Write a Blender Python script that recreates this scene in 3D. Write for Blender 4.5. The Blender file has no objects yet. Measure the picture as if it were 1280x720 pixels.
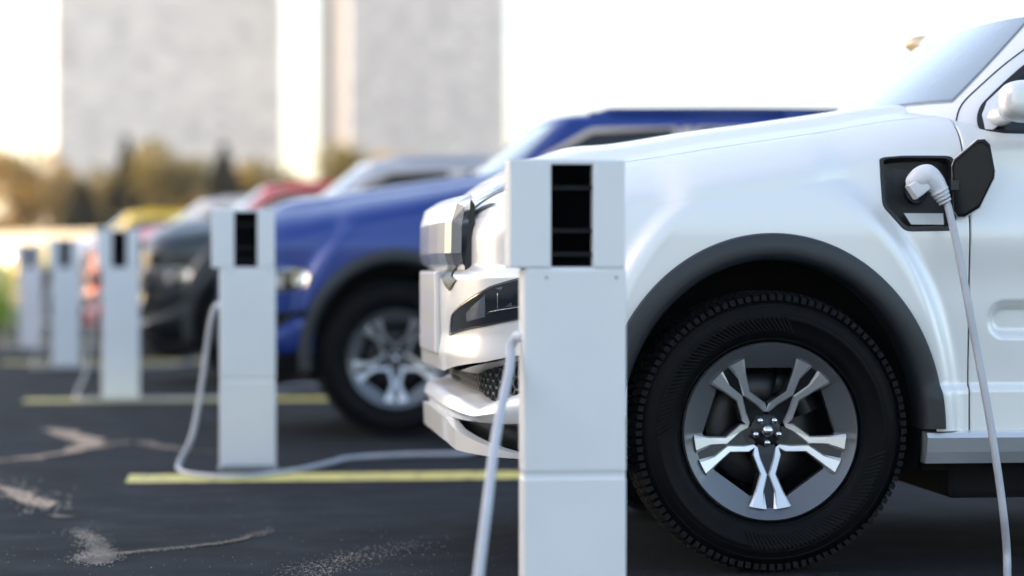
import bpy, bmesh, math, random
import numpy as np
from mathutils import Vector, Matrix
random.seed(7); RNG = np.random.default_rng(7)
R = math.radians
scene = bpy.context.scene

# ------------------------------------------------------------------ camera, light, exposure
FPX, HC = 3000.0, 0.891                      # focal length in photo pixels, eye height
YAW, PITCH = R(6.5), math.atan(25.5/3000)
cam_d = bpy.data.cameras.new('camera'); cam = bpy.data.objects.new('camera', cam_d)
scene.collection.objects.link(cam); scene.camera = cam
cam.location = (0, 0, HC); cam.rotation_euler = (math.pi/2 - PITCH, 0, -YAW)
cam_d.sensor_width = 36; cam_d.lens = 36*FPX/1280; cam_d.clip_start = .1; cam_d.clip_end = 5000
cam_d.dof.use_dof = True; cam_d.dof.focus_distance = 6.8; cam_d.dof.aperture_fstop = 1.32
SUN_EL, SUN_AZ = R(14), R(-86)               # azimuth clockwise from +Y
world = bpy.data.worlds.new('World'); scene.world = world; world.use_nodes = True
nt = world.node_tree; bgn = nt.nodes['Background']
sky = nt.nodes.new('ShaderNodeTexSky'); sky.sky_type = 'NISHITA'; sky.sun_disc = False
sky.sun_elevation = SUN_EL; sky.sun_rotation = SUN_AZ
sky.air_density = .8; sky.dust_density = 2.0; sky.ozone_density = 1.0
tint = nt.nodes.new('ShaderNodeMix'); tint.data_type = 'RGBA'; tint.blend_type = 'MULTIPLY'; tint.inputs[0].default_value = 1; tint.inputs[7].default_value = (1.10, 1.0, .905, 1)
nt.links.new(sky.outputs[0], tint.inputs[6]); nt.links.new(tint.outputs[2], bgn.inputs[0]); bgn.inputs[1].default_value = .15
sun_d = bpy.data.lights.new('sun', 'SUN'); sun = bpy.data.objects.new('sun', sun_d); scene.collection.objects.link(sun)
sun_d.energy = 2.0; sun_d.angle = R(3); sun_d.color = (1, .86, .68)
sdir = Vector((math.sin(SUN_AZ)*math.cos(SUN_EL), math.cos(SUN_AZ)*math.cos(SUN_EL), math.sin(SUN_EL)))
sun.rotation_euler = sdir.to_track_quat('Z', 'Y').to_euler()
vs = scene.view_settings; vs.view_transform = 'Standard'; vs.look = 'None'; vs.gamma = 1; vs.exposure = 2.3
scene.display_settings.display_device = 'sRGB'
scene.render.engine = 'CYCLES'
cy = scene.cycles
cy.use_denoising = True
try: cy.denoiser = 'OPENIMAGEDENOISE'
except Exception: pass
cy.max_bounces = 8; cy.sample_clamp_indirect = 6; cy.caustics_reflective = False; cy.caustics_refractive = False

# ------------------------------------------------------------------ photo measuring helpers
_cy, _sy, _cp, _sp = math.cos(YAW), math.sin(YAW), math.cos(PITCH), math.sin(PITCH)
RIGHT = np.array([_cy, -_sy, 0.]); FWD = np.array([_sy*_cp, _cy*_cp, -_sp]); UP = np.cross(RIGHT, FWD)
ORG = np.array([0, 0, HC])
def ray(px, py): return FWD + RIGHT*(px-640)/FPX + UP*(360-py)/FPX
def at_depth(px, py, d): return ORG + ray(px, py)*d
def on_ground(px, py, z=0.):
    r = ray(px, py); return ORG + r*((z-HC)/r[2])
def on_plane_y(px, py, Y):
    r = ray(px, py); return ORG + r*(Y/r[1])
def project(P):
    q = np.asarray(P) - ORG; d = q@FWD
    return np.stack([640 + FPX*(q@RIGHT)/d, 360 - FPX*(q@UP)/d], -1)

# ------------------------------------------------------------------ object helpers
def tag(o, label=None, cat=None, group=None, kind=None):
    if label: o['label'] = label
    if cat: o['category'] = cat
    if group: o['group'] = group
    if kind: o['kind'] = kind
    return o
def empty(name, loc=(0, 0, 0), parent=None):
    o = bpy.data.objects.new(name, None); scene.collection.objects.link(o); o.location = loc
    o.empty_display_size = .1
    if parent: o.parent = parent
    return o
def copy_tree(o, parent=None, swap=None):
    c = o.copy(); scene.collection.objects.link(c)
    if parent: c.parent = parent
    if swap and c.type == 'MESH':
        for s in c.material_slots:
            if s.link == 'OBJECT' and s.material and s.material.name in swap: s.material = swap[s.material.name]
    for ch in list(o.children): copy_tree(ch, c, swap)
    return c

class MB:
    """collects vertices and faces of one mesh"""
    def __init__(s): s.v = []; s.f = []; s.sm = []; s.mi = []; s.n = 0
    def add(s, V, F, smooth=True, mi=0):
        V = np.asarray(V, float).reshape(-1, 3); s.v.append(V)
        for f in F: s.f.append(tuple(int(i)+s.n for i in f)); s.sm.append(smooth); s.mi.append(mi)
        s.n += len(V); return s
    def grid(s, P, mask=None, smooth=True, closed=False, flip=False, mi=0):
        P = np.asarray(P); ni, nj = P.shape[:2]; F = []
        nii = ni if closed else ni-1
        for i in range(nii):
            i2 = (i+1) % ni
            for j in range(nj-1):
                if mask is not None and not mask[i, j]: continue
                q = (i*nj+j, i2*nj+j, i2*nj+j+1, i*nj+j+1)
                F.append(q[::-1] if flip else q)
        return s.add(P.reshape(-1, 3), F, smooth, mi)
    def box(s, c, size, rot=None, mi=0, bev=0.):
        x, y, z = [q/2 for q in size]
        if bev <= 0:
            V = np.array([(a*x, b*y, e*z) for a in (-1, 1) for b in (-1, 1) for e in (-1, 1)])
            F = [(0, 1, 3, 2), (4, 6, 7, 5), (0, 4, 5, 1), (2, 3, 7, 6), (0, 2, 6, 4), (1, 5, 7, 3)]
        else:
            b = bpy.data.meshes.new('tmp'); bm = bmesh.new(); bmesh.ops.create_cube(bm, size=1)
            bmesh.ops.scale(bm, vec=(2*x, 2*y, 2*z), verts=bm.verts)
            bmesh.ops.bevel(bm, geom=list(bm.edges), offset=bev, segments=2, affect='EDGES', profile=.6)
            bm.verts.index_update(); V = np.array([q.co[:] for q in bm.verts]); F = [[q.index for q in f.verts] for f in bm.faces]
            bm.free(); bpy.data.meshes.remove(b)
        if rot is not None: V = V@np.asarray(rot).T
        return s.add(V+np.asarray(c), F, False, mi)
    def tube(s, pts, r, n=10, cap=True, mi=0, smooth=True):
        pts = np.asarray(pts, float); N = len(pts); r = np.broadcast_to(np.asarray(r, float), (N,))
        T = np.gradient(pts, axis=0); T /= np.linalg.norm(T, axis=1)[:, None]+1e-12
        a = np.array([0, 0, 1.]) if abs(T[0, 2]) < .9 else np.array([1., 0, 0])
        u = np.cross(T[0], a); u /= np.linalg.norm(u); P = np.zeros((N, n, 3))
        for i in range(N):
            u = u - T[i]*(u@T[i]); u /= np.linalg.norm(u); w = np.cross(T[i], u)
            for k in range(n):
                an = 2*math.pi*k/n; P[i, k] = pts[i] + r[i]*(math.cos(an)*u + math.sin(an)*w)
        F = []
        for i in range(N-1):
            for k in range(n): F.append((i*n+k, i*n+(k+1) % n, (i+1)*n+(k+1) % n, (i+1)*n+k))
        if cap: F.append(tuple(range(n))[::-1]); F.append(tuple((N-1)*n+k for k in range(n)))
        return s.add(P.reshape(-1, 3), F, smooth, mi)
    def lathe_y(s, prof, n=64, mi=0, smooth=True, c=(0, 0, 0), closed_prof=False):
        """prof rows (r, y) swept round the y axis through c"""
        prof = np.asarray(prof, float); a = np.linspace(0, 2*math.pi, n, endpoint=False)
        P = np.stack([np.cos(a)[:, None]*prof[:, 0], np.broadcast_to(prof[:, 1], (n, len(prof))), np.sin(a)[:, None]*prof[:, 0]], -1)+np.asarray(c)
        return s.grid(P, closed=True, smooth=smooth, mi=mi)
    def prism(s, poly, axis, lo, hi, mi=0):
        """extrude a 2D polygon; axis 'y': poly is (x, z)"""
        n = len(poly); V = []
        for h in (lo, hi):
            for a, b in poly: V.append({'y': (a, h, b), 'z': (a, b, h), 'x': (h, a, b)}[axis])
        F = [tuple(range(n)), tuple(range(2*n-1, n-1, -1))]+[(i, i+n, (i+1) % n+n, (i+1) % n) for i in range(n)]
        return s.add(V, F, False, mi)
    def mirror_y(s):
        V = np.concatenate(s.v) if s.v else np.zeros((0, 3)); V = V*np.array([1, -1, 1])
        m = MB(); m.v = [V]; m.n = len(V); m.f = [f[::-1] for f in s.f]; m.sm = list(s.sm); m.mi = list(s.mi); return m
    def merge(s, o):
        off = s.n; s.v += o.v; s.f += [tuple(i+off for i in f) for f in o.f]; s.sm += o.sm; s.mi += o.mi; s.n += o.n; return s
    def build(s, name, mats, parent=None, label=None, clean=True, sharp=None):
        me = bpy.data.meshes.new(name); V = np.concatenate(s.v)
        me.from_pydata(V.tolist(), [], s.f)
        me.polygons.foreach_set('use_smooth', s.sm); me.polygons.foreach_set('material_index', s.mi)
        mats = mats if isinstance(mats, (list, tuple)) else [mats]
        for m in mats: me.materials.append(m)
        if clean:
            bm = bmesh.new(); bm.from_mesh(me)
            loose = [v for v in bm.verts if not v.link_faces]
            if loose: bmesh.ops.delete(bm, geom=loose, context='VERTS')
            bmesh.ops.remove_doubles(bm, verts=bm.verts, dist=1e-5)
            bm.to_mesh(me); bm.free()
        if sharp is not None: me.set_sharp_from_angle(angle=R(sharp))
        o = bpy.data.objects.new(name, me); scene.collection.objects.link(o)
        if parent: o.parent = parent
        if label: o['label'] = label
        for i, m in enumerate(mats):
            if m.name.startswith('paint'): o.material_slots[i].link = 'OBJECT'; o.material_slots[i].material = m
        return o
def catmull(P, n=12):
    P = np.asarray(P, float); Q = np.vstack([2*P[0]-P[1], P, 2*P[-1]-P[-2]]); out = []
    for i in range(1, len(Q)-2):
        for t in np.linspace(0, 1, n, endpoint=False):
            a, b, c, d = Q[i-1:i+3]
            out.append(.5*((2*b)+(c-a)*t+(2*a-5*b+4*c-d)*t*t+(3*b-a-3*c+d)*t**3))
    out.append(P[-1]); return np.array(out)
def smooth_poly(P, n=8, closed=True):
    P = np.asarray(P, float)
    if not closed: return catmull(P, n)
    Q = np.vstack([P[-1:], P, P[:2]]); out = []
    for i in range(1, len(Q)-2):
        a, b, c, d = Q[i-1:i+3]
        for t in np.linspace(0, 1, n, endpoint=False):
            out.append(.5*((2*b)+(c-a)*t+(2*a-5*b+4*c-d)*t*t+(3*b-a-3*c+d)*t**3))
    return np.array(out)
def round_poly(P, r, n=5):
    """corners of a polygon rounded by quadratic arcs of reach r"""
    P = np.asarray(P, float); out = []
    for i in range(len(P)):
        a, b, c = P[i-1], P[i], P[(i+1) % len(P)]
        d1 = (a-b)/np.linalg.norm(a-b); d2 = (c-b)/np.linalg.norm(c-b)
        k = min(r, .45*np.linalg.norm(a-b), .45*np.linalg.norm(c-b)); p, q = b+d1*k, b+d2*k
        for t in np.linspace(0, 1, n): out.append((1-t)**2*p+2*t*(1-t)*b+t*t*q)
    return np.array(out)
def densify(P, step):
    P = np.asarray(P, float); out = []
    for i in range(len(P)):
        a, b = P[i], P[(i+1) % len(P)]; k = max(1, int(np.ceil(np.linalg.norm(b-a)/step)))
        for j in range(k): out.append(a+(b-a)*j/k)
    return np.array(out)

# ------------------------------------------------------------------ materials
def mat(name, col, rough=.5, metal=0., coat=0., coat_r=.05, noise=None, bump=None, spec=.5, em=None, trans=0., ior=1.5, sheen=0.):
    m = bpy.data.materials.new(name); m.use_nodes = True; n = m.node_tree.nodes; l = m.node_tree.links; b = n['Principled BSDF']
    b.inputs['Base Color'].default_value = (*col, 1); b.inputs['Roughness'].default_value = rough; b.inputs['Metallic'].default_value = metal
    b.inputs['Coat Weight'].default_value = coat; b.inputs['Coat Roughness'].default_value = coat_r
    b.inputs['Specular IOR Level'].default_value = spec; b.inputs['Transmission Weight'].default_value = trans; b.inputs['IOR'].default_value = ior
    if em: b.inputs['Emission Color'].default_value = (*em[0], 1); b.inputs['Emission Strength'].default_value = em[1]
    tc = n.new('ShaderNodeTexCoord')
    if noise:                                   # (scale, second colour, low, high[, rough variation])
        t = n.new('ShaderNodeTexNoise'); t.inputs['Scale'].default_value = noise[0]; t.inputs['Detail'].default_value = 6
        l.new(tc.outputs['Object'], t.inputs['Vector'])
        r = n.new('ShaderNodeValToRGB'); r.color_ramp.elements[0].position = noise[2]; r.color_ramp.elements[1].position = noise[3]
        r.color_ramp.elements[0].color = (*col, 1); r.color_ramp.elements[1].color = (*noise[1], 1)
        l.new(t.outputs['Fac'], r.inputs[0]); l.new(r.outputs[0], b.inputs['Base Color'])
    if bump:
        t2 = n.new('ShaderNodeTexNoise'); t2.inputs['Scale'].default_value = bump[0]; t2.inputs['Detail'].default_value = 4
        l.new(tc.outputs['Object'], t2.inputs['Vector'])
        bp = n.new('ShaderNodeBump'); bp.inputs['Strength'].default_value = bump[1]; bp.inputs['Distance'].default_value = bump[2]
        l.new(t2.outputs['Fac'], bp.inputs['Height']); l.new(bp.outputs[0], b.inputs['Normal'])
    return m
def paint(name, col, metal=.3, rough=.32):
    return mat('paint '+name, col, rough, metal, {'blue': .45, 'dark slate': .5, 'pearl white': .6}.get(name, 1.0), .03, spec=.5)
M = dict(
    white=paint('pearl white', (.80, .805, .80), .20, .36), blue=paint('blue', (.003, .034, .22), .3, .3),
    dark=paint('dark slate', (.010, .017, .023), .3, .3), red=paint('red', (.60, .03, .03), .05, .3),
    ivory=paint('ivory', (.85, .77, .74), 0, .35),    yellow=paint('yellow', (.90, .62, .02), 0, .35), twotone=paint('pale grey roof', (.50, .50, .54), .2, .3),
    trim=mat('black cladding', (.014, .018, .023), .42, bump=(900, .25, .0006)),
    black=mat('black plastic', (.008, .009, .011), .45), well=mat('wheel housing', (.004, .004, .005), .9, spec=.1),
    rubber=mat('tyre rubber', (.0016, .0018, .0026), .5, noise=(40, (.003, .0033, .004), .4, .7), spec=.10),
    rubber2=mat('tread rubber', (.0045, .005, .0065), .65, spec=.16, bump=(120, .4, .002)),
    rim=mat('grey wheel lacquer', (.115, .122, .135), .38, .5, .3, .1), rimdark=mat('dark wheel lacquer', (.024, .026, .030), .3, .6),
    machined=mat('machined alloy', (.64, .65, .67), .34, .72), nut=mat('nut steel', (.60, .61, .63), .18, 1.0),
    disc=mat('brake steel', (.05, .05, .055), .4, 1.0, bump=(30, .1, .001)), chrome=mat('satin chrome', (.72, .73, .75), .16, 1.0),
    warm_reflection=mat('champagne trim', (.74, .58, .42), .3, .7),  # warm sunlit reflection painted into the colour of frames and pillar trim
    amber=mat('pale amber lens', (.80, .58, .34), .15, .4, 1.),
    satin=mat('satin grille', (.60, .60, .61), .20, .85), mesh=mat('intake mesh', (.10, .105, .11), .4, .5),
    silver=mat('silver trim', (.62, .65, .68), .28, .6, .5), glass=mat('dark glass', (.010, .012, .014), .02, 0, 0, spec=.6),
    screen_glass=mat('windscreen glass', (.30, .36, .40), .04, .25, 1., .01, spec=.9),  # base colour lightened to stand in for sky reflected in the glass
    lens=mat('lamp lens', (.012, .016, .022), .03, 0, 1., .01, spec=.6), lamp=mat('lamp reflector', (.55, .57, .6), .12, 1.0),
    lampglass=mat('lamp inner panel', (.10, .135, .18), .18, .3, .6), white_plastic=mat('white cable plastic', (.72, .72, .76), .38, noise=(14, (.66, .66, .70), .4, .7)),
    post=mat('post lacquer', (.76, .785, .805), .42, .0, .15, .2, noise=(5, (.72, .75, .775), .35, .7), bump=(350, .06, .0004)),
    slot=mat('slot black', (.001, .001, .0015), .8, spec=0), slat=mat('slot slat', (.005, .005, .007), .6, spec=.2),
    cable=mat('cable sheath', (.44, .46, .50), .45, noise=(6, (.37, .39, .43), .4, .65)), steel=mat('base plate', (.40, .43, .46), .5, .4),
    under=mat('underbody', (.006, .006, .007), .8, spec=.15), label=mat('pale data plate', (.55, .57, .58), .4, .2),
    flap=mat('flap inside', (.008, .011, .014), .36, spec=.25),
)

# ------------------------------------------------------------------ CAR: continuous body surface
HW = .915; WB = 2.95; REAR = WB+.93
def zs_of(u):  return np.interp(u, [-.9, -.7, -.4, 0, .4, .7, 3.2, 3.9], [.955, .99, 1.06, 1.12, 1.175, 1.20, 1.2, 1.16])
def zc_of(u):  return np.interp(u, [-.9, -.6, -.38, -.15, 0.1, .4, .6, .8, 3.2, 3.9], [1.10, 1.205, 1.262, 1.303, 1.337, 1.380, 1.397, 1.385, 1.345, 1.28])
def _perimeter():
    def corner(uc, a, b, m, sg):
        th = np.linspace(0, math.pi/2, 4000); u = uc + sg*a*np.cos(th)**(2/m); y = -b*np.sin(th)**(2/m); return np.stack([u, y], 1)
    f = corner(-.40, .47, HW, 4.4, -1); r = corner(REAR-.40, .42, HW, 3.6, 1)[::-1]
    return np.vstack([f, np.stack([np.linspace(-.399, REAR-.401, 3000), np.full(3000, -HW)], 1), r])
_PP = _perimeter(); _SL = np.concatenate([[0], np.cumsum(np.linalg.norm(np.diff(_PP, axis=0), axis=1))])
_keep = np.concatenate([[True], np.diff(_SL) > 1e-9]); _PP = _PP[_keep]; _SL = _SL[_keep]
S_MAX = _SL[-1]; S_SIDE0 = float(np.interp(-.399, _PP[:, 0], _SL)) if True else 0
S_SIDE0 = _SL[np.argmax(_PP[:, 0] >= -.3991)]
def s_of_u(u): return S_SIDE0 + (u+.40)
_g = np.linspace(0, S_MAX, 6000); _gu = np.interp(_g, _SL, _PP[:, 0]); _gy = np.interp(_g, _SL, _PP[:, 1])
_tx = np.gradient(_gu, _g); _ty = np.gradient(_gy, _g); _k = np.ones(61)/61
_tx = np.convolve(np.pad(_tx, 30, 'edge'), _k, 'valid'); _ty = np.convolve(np.pad(_ty, 30, 'edge'), _k, 'valid')
_ln = np.hypot(_tx, _ty); _nx, _ny = _ty/_ln, -_tx/_ln            # outward
def sstep(a, b, x):
    t = np.clip((x-a)/(b-a), 0, 1); return t*t*(3-2*t)
U_SEAM = .596; S_SEAM = s_of_u(U_SEAM)
def seam_shift(z): return np.interp(z, [.4, 1.02, 1.1, 1.2, 1.26, 1.34], [0, 0, -.004, -.014, -.018, -.012])
ARCH_F = dict(c=(0.0, .415), rx=.515, rz=.578); ARCH_R = dict(c=(WB, .415), rx=.515, rz=.578)
def arch_e(u, z, a): return np.hypot((u-a['c'][0])/a['rx'], (z-a['c'][1])/a['rz'])
INDENT = dict(c=(.84, .737), w=.18, h=.052, r=.046)
def zb_of(s, u):
    front = np.interp(s, [0, .45, .80, 1.0, 1.3], [.575, .575, .615, .655, .69])
    return np.where(u < .1, front, np.interp(u, [.1, .3, WB-.3, WB+.3, WB+.35, 4], [.69, .412, .412, .412, .52, .52]))
def side_disp(u, z, s):
    d = np.zeros_like(u)
    d += -.010*sstep(.80, .50, z) + .012*np.exp(-((z-.98)/.10)**2)*sstep(.3, .7, u)     # waist swell
    d += -.030*sstep(.98, 1.25, z)
    d += .016*sstep(.545, .530, z)*sstep(.45, .50, u)*sstep(WB-.45, WB-.5, u)             # sill band
    for a in (ARCH_F, ARCH_R):
        du, dz = u-a['c'][0], z-a['c'][1]
        r = np.hypot(du/.545, np.maximum(dz, 0)/.765)
        d += .040*sstep(1.07, .93, r)*(np.abs(du) < .9)
        d += .006*np.exp(-((r-.985)/.03)**2)*(dz > -.1)
    # pressed recess low on the front door
    i = INDENT; qx = np.abs(u-i['c'][0])-i['w']+i['r']; qz = np.abs(z-i['c'][1])-i['h']+i['r']
    sd = np.hypot(np.maximum(qx, 0), np.maximum(qz, 0))+np.minimum(np.maximum(qx, qz), 0)-i['r']
    d += -.030*sstep(.003, -.020, sd)
    # bumper: stands forward at the nose, crease above headlamp
    nose = sstep(1.15, .6, s)
    d += nose*(.046*sstep(.90, .86, z)+.012*sstep(.70, .62, z))
    return d
def S(s, t):
    """car body, near half: s along the outline from the nose, t 0..1 up the side, 1..2 over the bonnet"""
    s = np.asarray(s, float); t = np.asarray(t, float); s, t = np.broadcast_arrays(s, t)
    u0 = np.interp(s, _g, _gu)
    zz = np.interp(np.clip(t, 0, 2), [0, 1, 2], [.45, 1.16, 1.5])
    s2 = s + seam_shift(zz)*np.exp(-((u0-U_SEAM)/.13)**2)
    u = np.interp(s2, _g, _gu); y = np.interp(s2, _g, _gy); nx = np.interp(s2, _g, _nx); ny = np.interp(s2, _g, _ny)
    zs, zb = zs_of(u), zb_of(s2, u)
    ts = np.clip(t, 0, 1); z = zb+(zs-zb)*ts
    d = side_disp(u, z, s2)
    q = np.clip(t-1, 0, 1)*math.pi/2
    n = np.interp(u, [-.5, .2, .55], [2.05, 2.5, 3.2])
    c = np.cos(q)**(2/n); sn = np.sin(q)**(2/n)
    us = np.where(u < .2, -.36+np.log1p(np.exp((u+.36)/.10))*.10, u); us = np.clip(us, None, REAR-.4)
    pu, py = u+nx*d, y+ny*d
    x = us+(pu-us)*c; yy = 0+(py)*c
    zc = zc_of(us); zt = z+(zc-zs)*np.where(t > 1, sn, 0)
    # bonnet: long shallow power bulge
    bul = .020*sstep(.62, .50, np.abs(yy))*sstep(-.75, -.45, x)*sstep(1.1, 1.3, t)
    return np.stack([x, yy, zt+bul], -1)
def surf_normal(F, s, t, h=2e-3):
    a = F(s+h, t)-F(s-h, t); b = F(s, t+h)-F(s, t-h); n = np.cross(a, b)
    n /= np.linalg.norm(n, axis=-1, keepdims=True)+1e-12; return n
NS = lambda s, t: -surf_normal(S, s, t) if False else surf_normal(S, s, t)
# sign so that the normal points out (-y on the near side)
SGN = 1. if surf_normal(S, np.array([s_of_u(1.)]), np.array([.5]))[0, 1] < 0 else -1.
def S_off(s, t, o): return S(s, t)+SGN*surf_normal(S, s, t)*np.asarray(o)[..., None]

D_CAR = [10.59*k for k in (.658, 1.183, 1.71, 2.235, 2.76, 3.42)]       # depth of each outer wheel plane
PX_CAR = [966, 496, 314.5, 218.5, 160, 84]
def car_origin(px, d):
    p = at_depth(px, 334.5, d); return np.array([p[0], p[1]+.95, 0.])
C0 = car_origin(PX_CAR[0], D_CAR[0])
# coarse table of the surface as seen in the photo, to find where a photo point lies on the body
_ss = np.linspace(0.02, s_of_u(1.5), 420); _tt = np.linspace(0, 1.98, 260); _SS, _TT = np.meshgrid(_ss, _tt, indexing='ij')
_PXY = project(S(_SS, _TT)+C0)
def locate(px, py):
    d = (_PXY[..., 0]-px)**2+(_PXY[..., 1]-py)**2; i = np.unravel_index(np.argmin(d), d.shape)
    s, t = _SS[i], _TT[i]; h = 1e-3
    for _ in range(8):
        f = lambda a, b: project(S(np.array(a), np.array(b))+C0)
        p = f(s, t); J = np.stack([(f(s+h, t)-p)/h, (f(s, t+h)-p)/h], 1)
        try: dl = np.linalg.solve(J, np.array([px, py])-p)
        except Exception: break
        dl = np.clip(dl, -.04, .04); s += dl[0]; t = np.clip(t+dl[1], 0, 1.99)
    return np.array([s, t])
def st_poly(pts): return np.array([locate(*p) for p in pts])
def patch(st, off, rings=10, inset=0.):
    """fill of a (star-shaped) outline on the body surface, lifted off it by off"""
    st = np.asarray(st); c = st.mean(0); k = np.linspace(1-inset, 0, rings)
    Q = c+(st[None]-c)*k[:, None, None]
    P = S_off(Q[..., 0], Q[..., 1], np.full(Q.shape[:2], off))
    m = MB(); m.grid(np.transpose(P, (1, 0, 2)), closed=True); return m
def ribbon_on(st, off, w0, w1, lift):
    """raised frame between outline scaled by w0 and w1"""
    st = np.asarray(st); c = st.mean(0); rows = []
    for w, o in ((w0, off), (w0, off+lift), (w1, off+lift), (w1, off-.012)):
        Q = c+(st-c)*w; rows.append(S_off(Q[:, 0], Q[:, 1], np.full(len(Q), o)))
    m = MB(); m.grid(np.transpose(np.array(rows), (1, 0, 2)), closed=True, smooth=False); return m
def tube_on(st, off, r, n=6, closed=True):
    st = np.asarray(st); P = S_off(st[:, 0], st[:, 1], np.full(len(st), off))
    if closed: P = np.vstack([P, P[:1]])
    return MB().tube(P, r, n, cap=not closed)

def make_car(name, paint_mat):
    root = empty(name)
    both = lambda m: m.merge(m.mirror_y())
    def pair(nm, m, mats, parent=root, **k):
        a = m.build(nm, mats, parent, **k); b = m.mirror_y().build(nm, mats, parent, **k); return a, b
    # --- outline stations
    h = .008
    s_front = np.arange(0, s_of_u(U_SEAM)-.004, h)
    s_mid = np.concatenate([np.arange(s_of_u(1.6), s_of_u(WB-.62), .05), np.arange(s_of_u(WB-.6), s_of_u(WB+.62), .016), np.arange(s_of_u(WB+.63), S_MAX, .02), [S_MAX]])
    def tgrid(nz, nt): return np.concatenate([np.linspace(0, 1, nz), 1+np.linspace(0, 1, nt)[1:]])
    port_px = [(1103, 205), (1110, 200), (1180, 199), (1190, 212), (1190, 283), (1132, 284), (1108, 258)]
    port_st = densify(round_poly(st_poly([(1103, 199), (1187, 198), (1191, 215), (1190, 284), (1133, 285), (1107, 256)]), .02), .006)
    def inpoly(sq, tq, poly):
        x = sq; y = tq; r = np.zeros(x.shape, bool); n = len(poly)
        for i in range(n):
            x1, y1 = poly[i]; x2, y2 = poly[i-1]
            cond = ((y1 > y) != (y2 > y)) & (x < (x2-x1)*(y-y1)/(y2-y1+1e-15)+x1); r ^= cond
        return r
    def panel(ss, tt, fold0=False, fold1=False, fold_top=False, fold_bot=False, hole=None):
        A, B = np.meshgrid(ss, tt, indexing='ij'); P = S(A, B); N = SGN*surf_normal(S, A, B)
        cen = lambda X: .25*(X[:-1, :-1]+X[1:, :-1]+X[1:, 1:]+X[:-1, 1:])
        Pc = cen(P); mask = np.ones(Pc.shape[:2], bool)
        for a in (ARCH_F, ARCH_R): mask &= ~((arch_e(Pc[..., 0], Pc[..., 2], a) < .95) & (cen(B) < 1.0))
        if hole is not None: mask &= ~inpoly(cen(A), cen(B), hole.mean(0)+(hole-hole.mean(0))*1.045)
        def add(P, N, ax, first, dep):
            e = (P[:1] if first else P[-1:]) if ax == 0 else (P[:, :1] if first else P[:, -1:])
            n = (N[:1] if first else N[-1:]) if ax == 0 else (N[:, :1] if first else N[:, -1:])
            return np.concatenate([e-n*dep, P] if first else [P, e-n*dep], ax), np.concatenate([n, N] if first else [N, n], ax)
        for f, ax, first in ((fold0, 0, True), (fold1, 0, False), (fold_bot, 1, True), (fold_top, 1, False)):
            if f:
                for dep in (.0015, .022)[1:]:
                    P, N = add(P, N, ax, first, dep)
                    ext = (mask[:1] if first else mask[-1:]) if ax == 0 else (mask[:, :1] if first else mask[:, -1:])
                    mask = np.concatenate([ext, mask] if first else [mask, ext], ax)
        m = MB(); m.grid(P, mask, flip=SGN > 0); return m
    # --- body shell: nose and wings up to the door seam, rear quarter, deck
    TB = 1.30                                    # doors reach this far up, under the cabin
    TH = 1.47                                    # bonnet side edge
    body = MB()
    gap = .0028
    body.merge(panel(np.append(s_front, S_SEAM-gap), np.concatenate([np.linspace(0, 1, 84), 1+np.linspace(0, TH-1, 40)[1:]]), fold1=True, fold_top=True, hole=port_st))
    body.merge(panel(np.concatenate([[s_of_u(2.38)+gap], s_mid[s_mid > s_of_u(2.39)]]), tgrid(46, 16), fold0=True))
    body.merge(panel(np.linspace(S_SEAM+gap, s_of_u(2.38), 40), 1+np.linspace(TB-1+.004, 1, 14)))
    both(body).build('body', paint_mat, root)
    hood = panel(np.append(np.arange(0, s_of_u(.57), .014), S_SEAM), np.linspace(TH+.008, 2, 40), fold_bot=True)
    both(hood).build('hood', paint_mat, root)
    # --- doors
    for (a, b, hd) in ((U_SEAM, 1.59, True), (1.59, 2.38, False)):
        d = panel(np.concatenate([[s_of_u(a)+gap], np.arange(s_of_u(a)+.01, s_of_u(b)-gap, .008 if hd else .02), [s_of_u(b)-gap]]),
                  np.concatenate([np.linspace(0, 1, 100 if hd else 50), 1+np.linspace(0, TB-1, 24)[1:]]), fold0=True, fold1=True)
        ds = pair('door', d, paint_mat)
        hm = MB(); P0 = S(np.array(s_of_u(b)-.17), np.array(.86))
        hm.box(P0+np.array([0, -.028, 0]), (.20, .022, .032), bev=.009); hm.box(P0+np.array([-.08, -.012, 0]), (.02, .03, .02)); hm.box(P0+np.array([.08, -.012, 0]), (.02, .03, .02))
        for dd, mm in zip(ds, (hm, hm.mirror_y())): mm.build('handle', paint_mat, dd)
    sl = MB(); tt_ = np.linspace(0, TB-1+1, 60); sl.tube(S_off(np.full(60, S_SEAM), tt_, np.full(60, -.013)), .0085, 8); pair('door_seal', sl, M['black'])
    # --- cabin shell
    Z0, Z1 = 1.255, 1.675
    def G(p, t, off=0.):
        p = np.asarray(p, float); t = np.asarray(t, float); p, t = np.broadcast_arrays(p, t)
        tc = np.clip(t, 0, 1.0); b = .868+(.665-.868)*tc - .012*np.sin(math.pi*tc)*-1
        uf, af = .74+(.98-.74)*tc, .45+(.16-.45)*tc; ur, ar = REAR-.30+(3.42-REAR+.30)*tc, .18+(.10-.18)*tc
        th = np.clip(p, 0, 1)*math.pi/2; m = 2.7
        u = np.where(p < 1, uf-af*np.cos(th)**(2/m), np.where(p < 2, uf+(ur-uf)*(p-1), ur+ar*np.sin(np.clip(p-2, 0, 1)*math.pi/2)**(2/m)))
        y = -b*np.where(p < 1, np.sin(th)**(2/m), np.where(p < 2, 1, np.cos(np.clip(p-2, 0, 1)*math.pi/2)**(2/m)))
        z = Z0+(Z1-Z0)*tc
        # the roof above t = 1: superellipse onto the centreline
        q = np.clip(t-1, 0, 1)*math.pi/2; n = 2.5; c, sn = np.cos(q)**(2/n), np.sin(q)**(2/n)
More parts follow.
